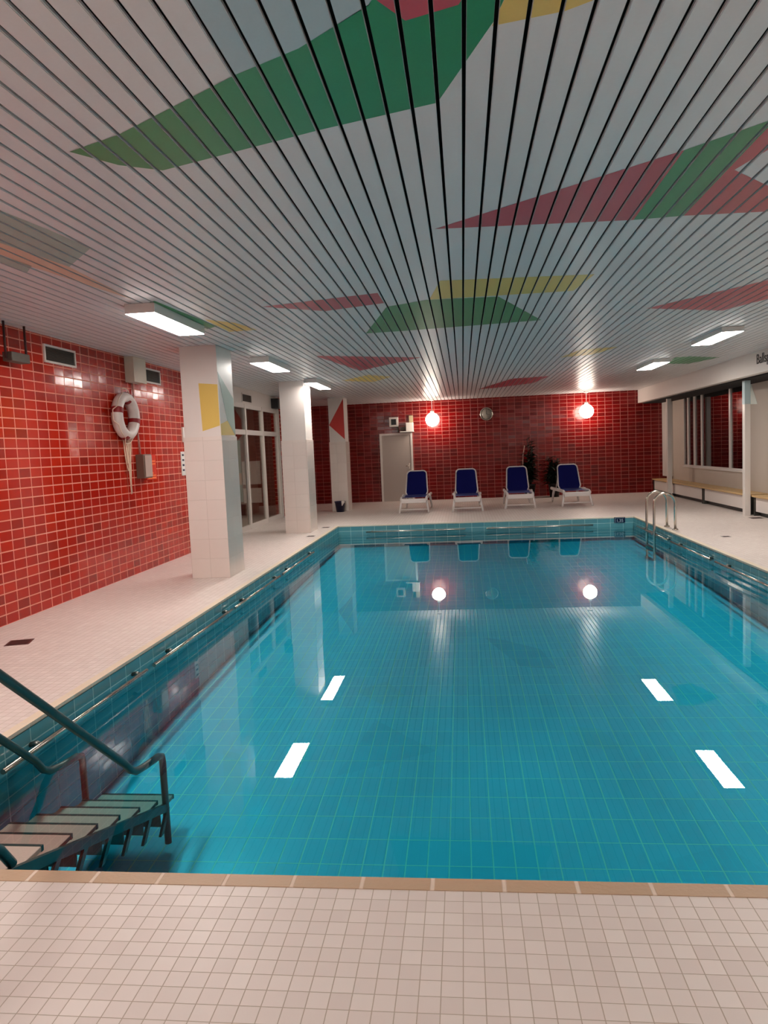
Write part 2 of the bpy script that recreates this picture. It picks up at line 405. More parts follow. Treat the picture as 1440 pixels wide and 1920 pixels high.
# ------------------------------------------------------------------ ceiling: painted slats under a dark void
SP, SX0, GAP = 0.1055, 0.0523, 0.0150
SHAPES = [
 ('g', [(-1.712, 3.263), (-1.422, 3.143), (-0.786, 2.758), (-0.517, 2.627), (-0.248, 2.423), (-0.228, 2.391), (-0.139, 2.531), (0.035, 2.475), (0.10, 2.30), (0.22, 2.30), (0.149, 2.591), (-0.055, 3.127), (-0.569, 3.276), (-1.399, 3.559), (-1.572, 3.452)]),
 ('r', [(-0.228, 2.391), (-0.139, 2.531), (0.035, 2.475), (0.10, 2.30), (-0.2, 2.0)]),
 ('y', [(0.22, 2.30), (0.145, 2.615), (0.38, 2.573), (0.481, 2.52), (0.7, 2.3)]),
 ('b', [(-0.79, 2.0), (-0.784, 2.755), (-0.517, 2.627), (-0.248, 2.428), (-0.228, 2.391), (-0.2, 2.0)]),
 ('r', [(-0.131, 4.855), (1.126, 3.868), (1.135, 4.986)]), 
 ('g', [(1.126, 3.868), (1.44, 3.58), (1.44, 4.976), (1.135, 4.986)]),
 ('r', [(1.441, 3.58), (1.441, 4.976), (2.3, 5.05), (2.3, 4.97), (1.769, 4.515), (1.479, 4.207), (1.70, 3.45)]),
 ('r', [(-1.841, 6.908), (-0.706, 6.643), (-0.698, 7.11), (-1.305, 7.315)]),
 ('g', [(-0.693, 7.301), (-1.101, 8.843), (-0.627, 8.825), (0.939, 8.661), (0.386, 7.163), (-0.291, 7.092)]),
 ('y', [(-0.142, 6.329), (1.153, 6.484), (1.07, 7.118), (-0.266, 7.09)]),
 ('r', [(-2.072, 10.564), (-0.585, 11.458), (-1.731, 12.838)]),
 ('r', [(2.014, 8.317), (2.827, 7.214), (3.5, 6.6), (3.6, 7.6), (3.211, 8.195), (2.952, 8.768)]),
 ('g', [(3.91, 14.586), (3.748, 13.506), (3.998, 13.471), (4.639, 13.928), (4.343, 14.803)]),
 ('y', [(1.643, 12.511), (1.843, 11.599), (2.382, 11.533), (2.136, 12.386)]),
 ('r', [(0.408, 18.467), (1.091, 16.006), (1.853, 15.846), (1.67, 17.416), (0.855, 18.267)]),
 ('t', [(-2.47, 3.901), (-2.413, 4.274), (-2.37, 4.7), (-2.739, 5.095), (-2.835, 4.449), (-2.9, 3.8)]),
 ('t', [(-3.002, 4.699), (-2.962, 4.999), (-3.114, 5.178), (-3.113, 4.866)]),
 ('p', [(-2.835, 4.449), (-2.739, 5.095), (-2.80, 6.3), (-2.978, 5.025), (-3.002, 4.2)]),
 ('g', [(-2.65, 6.35), (-2.62, 6.9), (-2.56, 7.75), (-2.72, 7.9), (-2.72, 6.4)]),
 ('y', [(-2.55, 7.35), (-2.328, 7.628), (-2.229, 8.125), (-2.555, 8.15)]),
 ('y', [(-1.298, 14.163), (-1.765, 15.042), (-2.329, 14.458), (-1.692, 13.626)]),
]
def clip_strip(poly, x0, x1):
    for sgn, xv in ((1, x0), (-1, x1)):
        out = []
        for i in range(len(poly)):
            a, c = poly[i], poly[(i + 1) % len(poly)]
            ia, ic = sgn * (a[0] - xv) >= 0, sgn * (c[0] - xv) >= 0
            if ia: out.append(a)
            if ia != ic:
                t = (xv - a[0]) / (c[0] - a[0]); out.append((xv, a[1] + t * (c[1] - a[1])))
        poly = out
        if len(poly) < 3: return []
    return poly
b = MB()
kidx = {'g': 1, 'r': 2, 'y': 3, 'b': 4, 't': 5, 'p': 6}
i0 = math.floor((WL - SX0) / SP); i1 = math.ceil((BX + 0.02 - SX0) / SP)
for i in range(i0, i1):
    a = max(WL + 0.001, SX0 + i * SP + GAP / 2); c = min(BX, SX0 + (i + 1) * SP - GAP / 2)
    if c - a < 0.01: continue
    r = 0.003
    b.box(a, c, YF, YB - 0.001, ZC + r, ZC + 0.015, 0)
    b.box(a + r, c - r, YF, YB - 0.001, ZC, ZC + r, 0)
    for k, pl in SHAPES:
        q = clip_strip(pl, a + r * 0.3, c - r * 0.3)
        if len(q) >= 3: b.poly([(x, y, ZC - 0.0012) for x, y in q], kidx[k])
b.box(WL, WR + 0.2, YF, YB, ZC + 0.06, ZC + 0.12, 7)
ceil = struct(b.build('ceiling', [m_ceil, m_ceil_green, m_ceil_red, m_ceil_yel, m_ceil_blue, m_ceil_teal, m_ceil_peach, m_dark]))
# beam along the window side with its lettering
b = MB().box(BX, WR, YF, YB - 0.001, 2.56, ZC + 0.05)
beam = struct(b.build('beam', m_white))
text_bm('Ballsp', 0.235, (BX - 0.004, 13.28, 2.715), (PI / 2, 0, -PI / 2), 'lettering', m_ink, beam, 0.003)
b = MB().box(5.0 + 0.16, WR - 0.001, YF, YB - 0.001, 2.535, 2.56); struct(b.build('trim_5', m_dark))

# ------------------------------------------------------------------ pillars
def pillar(Y0, Y1, X0, X1, label, paint):
    b = MB()
    # painted plaster above, white tiles below
    b.box(X0 + 0.012, X1 - 0.012, Y0 + 0.012, Y1 - 0.012, 1.8, ZC, 0)
    b.box(X0, X1, Y0, Y1, 0, 1.8, 1)
    for pts, d, mi in paint: b.slab(pts, d, mi)
    o = b.build('pillar', [m_white, m_pilltile[0], m_pilltile[1], m_ceil_yel, m_ceil_teal, m_paintred])
    for p in o.data.polygons:
        if p.material_index == 1 and abs(p.normal.x) > 0.7: p.material_index = 2
    return tag(o, label, 'pillar', 'square white pillars on the left deck')
m_paintred = mat('paint_red', lin(206, 52, 44), 0.5)
fy = 9.0 + 0.012
pillar(9.0, 9.62, -3.5, -3.0, 'nearest white square pillar with a yellow painted patch, beside the red wall',
       [([(-3.263, fy - 0.002, 2.468), (-3.02, fy - 0.002, 2.442), (-3.02, fy - 0.002, 1.93), (-3.247, fy - 0.002, 1.87)], (0, 0.002, 0), 3),
        ([(-3.01, 9.02, 2.60), (-3.01, 9.60, 2.30), (-3.01, 9.60, 1.80), (-3.01, 9.30, 2.00)], (-0.003, 0, 0), 4),
        ([(-3.01, 9.02, 1.95), (-3.01, 9.30, 2.00), (-3.01, 9.60, 1.82), (-3.01, 9.02, 1.81)], (-0.003, 0, 0), 3)])
pillar(13.95, 14.60, -3.48, -2.98, 'plain white square pillar in the middle of the three, glossy tiles on its lower part', [])
fy = 18.85 + 0.012
pillar(18.85, 19.45, -3.43, -3.0, 'farthest white square pillar with a red painted triangle near the ceiling',
       [([(-3.02, fy - 0.002, 2.90), (-3.415, fy - 0.002, 2.24), (-3.02, fy - 0.002, 1.86)], (0, 0.002, 0), 5)])

# ------------------------------------------------------------------ ceiling lights and globes
def ceiling_light(x, y, label, grp, L=1.28, W=0.28, zb=2.84):
    t = thing('ceiling_light', label, 'ceiling light', (x, y, zb), grp)
    MB().box(-W / 2, W / 2, -L / 2, L / 2, 0.004, ZC - zb - 0.0013).build('housing', m_lampbody, t, 0.003)
    MB().box(-W / 2 + 0.006, W / 2 - 0.006, -L / 2 + 0.006, L / 2 - 0.006, 0.0, 0.0035).build('diffuser', m_tube, t)
    return t
gl = 'rectangular lights along the left side of the ceiling'; gr_ = 'rectangular lights along the right side of the ceiling'
ceiling_light(-2.82, 7.05, 'largest rectangular ceiling light in view, nearest on the left side', gl)
ceiling_light(-2.82, 10.94, 'rectangular ceiling light on the left side between the first two pillars', gl)
ceiling_light(-2.79, 14.42, 'rectangular ceiling light on the left side by the middle pillar, farthest on the left', gl, L=1.5, W=0.24)
ceiling_light(3.52, 10.72, 'nearer rectangular ceiling light on the right side', gr_, zb=2.86)
ceiling_light(3.54, 14.22, 'farther rectangular ceiling light on the right side, near the green ceiling patch', gr_, zb=2.86)
for x, y in ((-2.82, 3.2), (-2.82, -0.5), (3.52, 7.0), (3.52, 3.3), (3.52, -0.4)):
    ceiling_light(x, y, 'rectangular ceiling light above the near end of the pool', 'lights above the near end', zb=2.85)
def globe(x, y, z, r, label):
    t = thing('globe_lamp', label, 'pendant lamp', (x, y, z), 'white globe lamps in front of the red wall')
    pr = [(max(1e-4, r * math.sin(PI * k / 20)), -r * math.cos(PI * k / 20)) for k in range(21)]
    MB().lathe(pr, seg=40).build('globe', m_globe, t)
    MB().tube([(0, 0, r - 0.01), (0, 0, ZC - z - 0.03)], 0.008).build('stem', m_whitegloss, t)
    MB().lathe([(0.055, r - 0.012), (0.055, r + 0.05), (0.02, r + 0.07)]).build('holder', m_whitegloss, t)
    MB().lathe([(0.06, ZC - z - 0.04), (0.07, ZC - z - 0.002)]).build('ceiling_cap', m_whitegloss, t)
globe(-0.842, 21.35, 2.35, 0.195, 'glowing white globe lamp hanging beside the clock, the left one')
globe(3.50, 21.35, 2.38, 0.195, 'glowing white globe lamp hanging above the rightmost lounger')

# ------------------------------------------------------------------ far wall fittings
d = struct(bpy.data.objects.new('door_1', None)); C.objects.link(d); d.location = (-1.95, YB, 0)
m_doorleaf = mat('door_paint', lin(176, 164, 156), 0.4)
MB().box(-0.44, 0.42, -0.03, -0.005, 0.0, 1.96).build('door_leaf', m_doorleaf, d, 0.003)
MB().box(-0.50, -0.44, -0.05, -0.001, 0, 2.02).box(0.42, 0.48, -0.05, -0.001, 0, 2.02).box(-0.44, 0.42, -0.05, -0.001, 1.96, 2.02).build('door_frame', m_white, d, 0.003)
MB().tube([(0.36, -0.03, 1.04), (0.36, -0.08, 1.04), (0.26, -0.08, 1.04)], 0.011).box(0.345, 0.375, -0.038, -0.03, 0.95, 1.12).build('door_handle', m_steel, d)

c = thing('wall_clock', 'round grey-faced clock high on the red far wall', 'clock', (0.722, YB, 2.46))
MB().lathe([(0.0001, -0.02), (0.17, -0.02), (0.17, -0.001)], axis='Y', seg=40).build('clock_face', mat('clock_face', lin(160, 152, 142), 0.3), c)
MB().tube([(0.178 * math.cos(a * PI / 20), -0.02, 0.178 * math.sin(a * PI / 20)) for a in range(40)], 0.014, 8, True).build('clock_rim', m_steel, c)
MB().box(-0.006, 0.006, -0.027, -0.022, -0.01, 0.1).build('hour_hand', m_black, c)
o = MB().box(-0.004, 0.004, -0.031, -0.028, -0.01, 0.135).build('minute_hand', m_black, c); o.rotation_euler = (0, 1.9, 0)
for k in range(12):
    a = k * PI / 6
    MB().tube([(0.135 * math.sin(a), -0.022, 0.135 * math.cos(a)), (0.155 * math.sin(a), -0.022, 0.155 * math.cos(a))], 0.004, 6).build('hour_mark', m_black, c)

c = thing('monitor_box', 'small white wall box with a dark square screen above the white door', 'box', (-2.0, YB, 2.35))
MB().box(-0.135, 0.135, -0.10, -0.001, -0.14, 0.14).build('case', m_white, c, 0.01)
MB().box(-0.075, 0.075, -0.105, -0.10, -0.085, 0.085).build('screen', m_black, c)
MB().tube([(0.08, -0.05, -0.14), (0.13, -0.05, -0.2), (0.12, -0.05, -0.3)], 0.02, 8).build('bracket', m_grille, c)
c = thing('projector', 'white box and tall grey bracket fixed above the right corner of the door', 'box', (-1.60, YB, 2.19))
MB().box(-0.22, 0.19, -0.22, -0.001, -0.155, -0.125).build('shelf', m_whitegloss, c, 0.004)
MB().box(-0.04, 0.18, -0.20, -0.01, -0.125, 0.12).build('case', m_whitegloss, c, 0.012)
MB().box(0.05, 0.17, -0.06, -0.001, 0.12, 0.33).build('mount', mat('beige_box', lin(176, 158, 126), 0.5), c, 0.004)
MB().box(-0.20, -0.045, -0.12, -0.02, -0.10, 0.0).build('cable_box', m_grille, c, 0.01)

# ------------------------------------------------------------------ left wall fittings
def vent(y0, y1, z0, z1, label, grp='air grilles in the left wall'):
    t = thing('air_vent', label, 'vent', (WL, (y0 + y1) / 2, (z0 + z1) / 2), grp)
    h, v = (y1 - y0) / 2, (z1 - z0) / 2; f = 0.022
    b = MB()
    b.box(0.001, 0.02, -h, h, v - f, v); b.box(0.001, 0.02, -h, h, -v, -v + f)
    b.box(0.001, 0.02, -h, -h + f, -v + f, v - f); b.box(0.001, 0.02, h - f, h, -v + f, v - f)
    b.build('frame', m_white, t)
    MB().box(0.001, 0.004, -h + f, h - f, -v + f, v - f).build('backing', m_black, t)
    b = MB(); n = 9
    for k in range(n):
        z = -v + f + (k + 0.5) * (2 * v - 2 * f) / n
        b.slab([(0.005, -h + f, z + 0.006), (0.016, -h + f, z - 0.004), (0.016, h - f, z - 0.004), (0.005, h - f, z + 0.006)], (0, 0, 0.002))
    b.build('louvre_slats', m_grille, t)
vent(7.60, 8.25, 2.64, 2.835, 'long framed grey grille high on the red wall, nearest the camera')
vent(10.14, 10.67, 2.64, 2.85, 'grey grille high on the red wall between the white duct box and the first pillar')
vent(14.76, 15.45, 2.64, 2.83, 'square grey grille in the white strip above the glazed front', 'grilles above the glazed front')
c = tag(MB().box(WL + 0.001, WL + 0.18, 17.10, 17.50, 2.63, 2.86).build('loudspeaker', m_black, None, 0.01), 'black loudspeaker box at the far end above the glazed front', 'speaker')
b = MB().box(WL + 0.001, WL + 0.13, 9.53, 9.92, 2.59, ZC - 0.002)
tag(b.build('duct_box', mat('cream_box', lin(208, 200, 184), 0.5), None, 0.004), 'cream boxed duct on the red wall under the ceiling above the lifebuoy', 'box')
b = MB().tube([(WL + 0.018, 9.70, 2.588), (WL + 0.018, 9.72, 2.2), (WL + 0.018, 9.78, 1.8), (WL + 0.018, 9.80, 1.625)], 0.011, 8)
tag(b.build('cable_conduit', mat('pink_grey_cable', lin(196, 150, 138), 0.5)), 'thin pale cable running down the red wall from the duct box', 'cable')
# bracket frame hanging from the ceiling at the picture edge
c = thing('hanging_bracket', 'dark metal hanger with a small grey box, at the top left of the red wall', 'bracket', (WL + 0.12, 6.92, ZC))
m_rust = mat('dark_bracket', lin(62, 26, 24), 0.6)
for yy in (-0.17, 0.17): MB().tube([(0, yy, -0.002), (0, yy, -0.36)], 0.012, 8).build('rod', m_rust, c)
MB().box(-0.05, 0.05, -0.15, 0.15, -0.38, -0.29).build('crossbar', m_grille, c, 0.006)

# lifebuoy
c = thing('lifebuoy', 'white lifebuoy with dark red bands hanging on the red tiled wall', 'lifebuoy', (WL + 0.085, 9.29, 2.125))
R0, R1 = 0.245, 0.066
MB().tube([(0, R0 * math.cos(a * PI / 32), R0 * math.sin(a * PI / 32)) for a in range(64)], R1, 16, True, flat=1.15).build('ring', mat('buoy_white', lin(224, 214, 208), 0.45, noise=0.05, nscale=8), c)
m_band = mat('buoy_band', lin(140, 24, 30), 0.5)
for k in range(4):
    a0 = math.radians(75) + k * PI / 2
    MB().tube([(0, R0 * math.cos(a0 + j * 0.045 - 0.13), R0 * math.sin(a0 + j * 0.045 - 0.13)) for j in range(7)], R1 + 0.004, 16, flat=1.13).build('band', m_band, c)
b = MB()
b.tube([(0.0, 0.36 * math.cos(t), 0.36 * math.sin(t)) if abs(math.sin(2 * t)) < 0.5 else (0.03, 0.305 * math.cos(t), 0.305 * math.sin(t)) for t in [k * PI / 16 for k in range(32)]], 0.007, 6, True)
b.build('grab_line', mat('rope', lin(226, 206, 186), 0.8), c)
m_rope = mat('hanging_rope', lin(232, 204, 178), 0.8)
b = MB()
def sag(y0, y1, z0, zb):
    return [(-0.05, y0 + (y1 - y0) * (k / 12), z0 - (z0 - zb) * math.sin(PI * k / 12) ** 0.6) for k in range(13)]
b.tube(sag(-0.02, 0.20, -0.24, -0.72), 0.008, 6)
b.tube(sag(0.04, 0.12, -0.26, -0.62), 0.008, 6)
b.tube([(-0.05, 0.03, -0.26), (-0.05, 0.09, -0.6), (-0.055, 0.13, -1.03), (-0.05, 0.15, -0.7), (-0.05, 0.15, -0.28)], 0.008, 6)
b.tube([(-0.05, 0.08, -0.27), (-0.05, 0.11, -0.55), (-0.055, 0.14, -1.01)], 0.007, 6)
b.build('throw_rope', m_rope, c)
b = MB().tube([(WL + 0.006, 9.34, 2.36), (WL + 0.11, 9.34, 2.385)], 0.01, 6)
o = b.build('hook', m_steel_dull, None); o.parent = c; o.matrix_parent_inverse = Matrix.Translation(-Vector(c.location))

c = thing('phone_box', 'narrow grey metal box on the red wall right below the cable', 'box', (WL, 9.80, 1.455))
MB().box(0.001, 0.115, -0.13, 0.13, -0.165, 0.165).build('case', mat('brown_metal', lin(120, 96, 84), 0.4, metal=0.3), c, 0.006)
MB().box(0.115, 0.125, -0.10, 0.12, -0.15, 0.15).build('cover', mat('pale_cover', lin(186, 160, 150), 0.35), c, 0.004)
c = thing('rules_sign', 'red notice with orange text lines beside the narrow grey box', 'sign', (WL, 10.15, 1.435))
MB().box(0.001, 0.008, -0.17, 0.17, -0.18, 0.18).build('board', mat('sign_red', lin(206, 40, 14), 0.4), c)
m_or = mat('sign_orange', lin(250, 130, 70), 0.4)
b = MB()
for k, (z, a0, a1) in enumerate([(0.13, -0.14, 0.0), (0.085, -0.14, 0.14), (0.045, -0.12, 0.14), (0.0, -0.10, -0.03), (-0.085, -0.13, 0.06), (-0.12, -0.13, 0.14), (-0.155, -0.13, 0.14)]):
    b.box(0.008, 0.010, a0, a1, z - 0.010, z + 0.010)
b.build('text_lines', m_or, c)
c = thing('pool_rules_board', 'white board with blue marks on the red wall, half hidden by the first pillar', 'sign', (WL, 11.46, 1.46))
MB().box(0.001, 0.012, -0.17, 0.22, -0.19, 0.19).build('board', m_whitegloss, c)
for k in range(4): MB().box(0.012, 0.014, -0.13, -0.06, 0.12 - k * 0.08, 0.15 - k * 0.08).build('blue_mark', m_navy, c)
tag(MB().box(WL + 0.001, WL + 0.03, 11.40, 11.50, 1.80, 2.04).build('thermometer', m_whitegloss, None, 0.006), 'small white upright plate on the red wall just left of the first pillar', 'thermometer')

# ------------------------------------------------------------------ glazed front on the left
g = struct(bpy.data.objects.new('window_2', None)); C.objects.link(g); g.location = (WL, 0, 0)
b = MB(); X0, X1 = -0.065, -0.005
ms = [12.40, 13.62, 14.98, 16.30, 17.62]
b.box(X0, X1, GY0, GY1, 0.0, 0.10); b.box(X0, X1, GY0, GY1, 2.53, 2.62); b.box(X0, X1, GY0, GY1, 1.98, 2.08)
for m_ in ms: b.box(X0 + 0.001, X1 + 0.01, m_ - 0.042, m_ + 0.042, 0.0, 2.62)
b.box(X0 + 0.001, X1 + 0.01, GY1 - 0.10, GY1, 0, 2.62)
b.build('window_frame', m_white, g)
for a, c_ in zip(ms, ms[1:]):
    MB().box(-0.040, -0.032, a + 0.042, c_ - 0.042, 0.10, 1.98).build('pane', m_lobbyglass, g)
    MB().box(-0.040, -0.032, a + 0.042, c_ - 0.042, 2.08, 2.53).build('pane', m_lobbyglass, g)

# ------------------------------------------------------------------ window on the right
g = struct(bpy.data.objects.new('window_1', None)); C.objects.link(g); g.location = (WR, 0, 0)
b = MB()
b.box(-0.012, 0.03, WY0, WY1, WZ1 - 0.07, WZ1); b.box(-0.012, 0.03, WY0, WY1, WZ0, WZ0 + 0.04)
for y, wd in ((WY1 - 0.02, 0.04), (19.79, 0.12), (19.27, 0.13), (18.71, 0.09), (16.80, 0.09), (WY0 + 0.03, 0.06)):
    b.box(-0.013, 0.031, y - wd / 2, y + wd / 2, WZ0, WZ1)
b.build('window_frame', m_whitegloss, g)
MB().box(-0.03, 0.0, WY0 + 0.02, WY1 + 0.05, WZ0 - 0.035, WZ0 - 0.001).build('window_sill', m_whitegloss, g, 0.004)
ys = [WY0 + 0.06, 16.745, 16.855, 18.66, 18.76, 19.20, 19.34, 19.725, 19.855, WY1 - 0.06]
for a, c_ in zip(ys[::2], ys[1::2]):
    MB().box(0.006, 0.014, a, c_, WZ0 + 0.04, WZ1 - 0.07).build('pane', m_glass, g)
# night outside with a dark parapet
b = MB().box(WR + 1.4, WR + 1.5, 12.0, 26.0, 0, 3.2); struct(b.build('wall_outside', mat('night_wall', lin(86, 80, 66), 0.9, noise=0.2, nscale=20)))

def post(Y, label, teal):
    b = MB().box(5.27, 5.37, Y - 0.06, Y + 0.06, 0, 2.56, 0)
    if teal: b.box(5.268, 5.372, Y - 0.062, Y + 0.062, 2.10, 2.535, 1)
    tag(b.build('post', [m_whitegloss, mat('pale_teal', lin(186, 208, 212), 0.4)], None), label, 'post', 'slim white posts under the beam')
post(14.56, 'slim white post with a teal upper part, standing at the near end of the window', True)
post(19.80, 'slim white post near the far right corner, beyond the window', False)
struct(MB().box(WR - 0.12, WR - 0.001, 21.2, YB - 0.001, 0.46, 2.535).build('trim_6', m_white))

# benches
def bench(y0, y1, label):
    t = thing('bench', label, 'bench', (5.6, (y0 + y1) / 2, 0), 'wooden benches along the window wall')
    h = (y1 - y0) / 2
    b = MB()
    for k in range(4): b.box(-0.22 + k * 0.106, -0.22 + k * 0.106 + 0.098, -h + 0.004, h - 0.004, 0.355, 0.39)
    b.build('bench_top', m_wood, t, 0.004)
    MB().box(-0.18, -0.15, -h + 0.10, h - 0.10, 0.085, 0.345).build('front_panel', m_white, t, 0.003)
    MB().box(-0.10, 0.19, -h + 0.12, h - 0.12, 0.0, 0.35).build('under_bench_shade', m_black, t)  # black block put in for the shadow under and between the panels
    for sgn in (-1, 1):
        MB().box(-0.19, 0.15, sgn * (h - 0.045) - 0.02, sgn * (h - 0.045) + 0.02, 0, 0.355).build('leg', m_steel_dull, t)
bench(11.9, 14.48, 'wooden topped bench nearest the camera, in front of the slim teal-topped post')
bench(14.64, 17.42, 'wooden topped white bench under the near half of the window')
bench(17.42, 20.06, 'wooden topped white bench under the far half of the window')
bench(20.06, 21.83, 'wooden topped bench in the far right corner against the red wall')

# ------------------------------------------------------------------ sun loungers
def lounger():
    t = thing('sun_lounger', 'x', 'sun lounger', (0, 0, 0), 'blue and white loungers by the far wall')
    W = 0.30
    for s in (-1, 1):
        MB().tube([(s * W, 0.0, 0.325), (s * W, 0.10, 0.355), (s * W, 0.6, 0.36), (s * W, 1.3, 0.35), (s * W, 1.85, 0.345)], 0.03, 10, flat=1.35).build('side_rail', m_resin, t)
        MB().tube([(s * (W - 0.01), 0.10, 0.34), (s * (W + 0.02), 0.05, 0.2), (s * (W + 0.055), 0.0, 0.0)], [0.034, 0.028, 0.024], 10).build('leg', m_resin, t)
        MB().tube([(s * (W - 0.01), 1.45, 0.34), (s * (W + 0.01), 1.52, 0.2), (s * (W + 0.03), 1.55, 0.05)], [0.034, 0.028, 0.024], 10).build('leg', m_resin, t)
        MB().lathe([(0.06, -0.015), (0.065, 0.0), (0.06, 0.015)], c=(s * (W + 0.03), 1.55, 0.065), axis='X', seg=20).build('wheel', m_resin, t)
        # arm block beside the backrest hinge
        MB().box(s * (W + 0.035) - 0.02, s * (W + 0.035) + 0.02, 0.72, 0.95, 0.355, 0.40).build('hinge_block', m_resin, t, 0.01)
    MB().box(-W, W, -0.005, 0.03, 0.235, 0.345).build('front_apron', m_resin, t, 0.012)
    MB().tube([(-W - 0.04, 0.02, 0.085), (W + 0.04, 0.02, 0.085)], 0.012, 8).build('stretcher', m_resin, t)
    # seat sling
    b = MB(); n = 12
    for k in range(13):
        y0, y1 = 0.04 + k * 0.075, 0.04 + (k + 1) * 0.075
        z0, z1 = 0.372 - 0.018 * math.sin(PI * k / n), 0.372 - 0.018 * math.sin(PI * (k + 1) / n)
        b.slab([(-W + 0.02, y0, z0), (W - 0.02, y0, z0), (W - 0.02, y1, z1), (-W + 0.02, y1, z1)], (0, 0, 0.006))
    b.build('seat_sling', m_lblue, t)
    # reclining back: tapered rounded frame and dark sling
    py, pz = 0.92, 0.38; th = math.radians(64); Lb = 0.66
    def P(u, v, off=0.0): return (u, py + v * math.cos(th) + off * math.sin(th), pz + v * math.sin(th) - off * math.cos(th))
    pts = []
    wb, wt, rc = 0.275, 0.245, 0.09
    out = [(-wb + 0.03, 0.0), (-wb, 0.08), (-wt, Lb - rc)]
    for k in range(7):
        a = PI - k * PI / 12; out.append((-wt + rc + rc * math.cos(a), Lb - rc + rc * math.sin(a)))
    for k in range(7):
        a = PI / 2 - k * PI / 12; out.append((wt - rc + rc * math.cos(a), Lb - rc + rc * math.sin(a)))
    out += [(wt, Lb - rc), (wb, 0.08), (wb - 0.03, 0.0)]
    MB().tube([P(u, v) for u, v in out], 0.017, 10).build('backrest_frame', m_resin, t)
    b = MB(); b.slab([P(u * 0.96, min(v, Lb - 0.012) if v > 0.2 else v) for u, v in out], (0, 0.006, 0.0)); b.build('backrest_sling', m_blue, t)
    for s in (-1, 1):
        MB().tube([P(s * 0.24, 0.42, 0.01), (s * 0.25, 1.42, 0.36)], 0.010, 8).build('prop', m_resin, t)
    return t
L0 = lounger()
spots = [(-1.21, 17.55, -0.02, 'blue backed lounger on the far left of the row, in front of the white door'),
         (0.07, 17.42, 0.01, 'blue backed lounger second from the left, nearly below the clock'),
         (1.33, 17.80, -0.01, 'blue backed lounger third from the left, in front of the dark plant'),
         (2.68, 17.90, 0.05, 'blue backed lounger on the right end of the row, below the right globe lamp')]
for i, (x, y, rz, lb) in enumerate(spots):
    o = L0 if i == 0 else copy_tree(L0)
    o.location = (x, y, 0); o.rotation_euler = (0, 0, rz); o['label'] = lb

# ------------------------------------------------------------------ plants
def plant(x, y, h0, n, hmin, hmax, spread, label, name, pot_r=0.17, pot_h=0.36, trunk=True, cane=None):
    t = thing(name, label, 'plant', (x, y, 0))
    MB().lathe([(pot_r * 0.75, 0), (pot_r, pot_h), (pot_r * 1.08, pot_h), (pot_r * 1.08, pot_h + 0.03), (pot_r * 0.9, pot_h + 0.03), (pot_r * 0.85, pot_h - 0.04)]).build('pot', m_pot, t)
    stems = MB(); fo = MB()
    rnd = random.Random(int(x * 100))
    for k in range(n):
        bx, by = rnd.uniform(-0.06, 0.06), rnd.uniform(-0.06, 0.06)
        zt = rnd.uniform(hmin, hmax)
        tx, ty = bx + rnd.uniform(-spread, spread) * 0.7, by + rnd.uniform(-0.15, 0.10)
        base = Vector((bx, by, pot_h - 0.05)); top = Vector((tx, ty, zt))
        pts = [base.lerp(top, q / 5) + Vector((0, 0, 0)) for q in range(6)]
        stems.tube(pts, 0.008, 6)
        for q in range(22):
            a = rnd.uniform(0, 2 * PI); f = rnd.uniform(0.25, 1.0)
            o0 = base.lerp(top, f); Ln = rnd.uniform(0.18, 0.34); wd = rnd.uniform(0.022, 0.042)
            dr = Vector((math.cos(a), math.sin(a) * 0.6, rnd.uniform(0.1, 0.9))).normalized()
            side = dr.cross(Vector((0, 0, 1))).normalized(); pr = None
            for s_ in range(5):
                u = s_ / 4; p = o0 + dr * Ln * u + Vector((0, 0, -0.22 * u * u * Ln * 2)); wq = wd * math.sin(PI * min(0.97, 0.12 + 0.88 * u))
                cur = [fo.bm.verts.new(p - side * wq), fo.bm.verts.new(p + Vector((0, 0, 0.006))), fo.bm.verts.new(p + side * wq)]
                if pr:
                    fo.bm.faces.new((pr[0], pr[1], cur[1], cur[0])); fo.bm.faces.new((pr[1], pr[2], cur[2], cur[1]))
                pr = cur
    stems.build('stem', m_leaf, t); fo.build('foliage', m_leaf, t)
    if cane:
        MB().tube([(cane[0], cane[1], 0.36), (cane[0] + 0.03, cane[1], 1.2), (cane[0] + 0.08, cane[1], 1.50)], 0.013, 8).build('support_cane', mat('pale_cane', lin(190, 150, 140), 0.5), t)
plant(1.86, 21.30, 0.4, 20, 0.7, 1.68, 0.17, 'tall dark green leafy plant with a pale cane behind the third lounger', 'potted_plant', cane=(-0.20, -0.12))
plant(2.56, 21.35, 0.4, 20, 0.5, 1.15, 0.24, 'lower bushy dark plant between the two right loungers, right of the tall one', 'potted_shrub')

# bucket
c = thing('bucket', 'dark navy bucket with a white rag by the farthest pillar', 'bucket', (-3.19, 18.66, 0))
MB().lathe([(0.10, 0), (0.135, 0.255), (0.145, 0.255), (0.145, 0.275), (0.128, 0.275), (0.12, 0.2)]).build('pail', mat('navy_plastic', lin(36, 36, 66), 0.35), c)
MB().tube([(0.14 * math.cos(k * PI / 12), -0.03 - 0.02 * math.sin(k * PI / 12), 0.265 - 0.10 * math.sin(k * PI / 12) * 0.6) for k in range(13)], 0.005, 6).build('handle', m_steel_dull, c)
bb = MB()
for k in range(5):
    bb.tube([(0.05 + 0.015 * k, -0.06, 0.27 + 0.02 * math.sin(k)), (0.07 + 0.015 * k, -0.13, 0.27), (0.08 + 0.012 * k, -0.16, 0.17 + 0.02 * k)], 0.014, 6)
bb.build('rag', m_whitegloss, c)

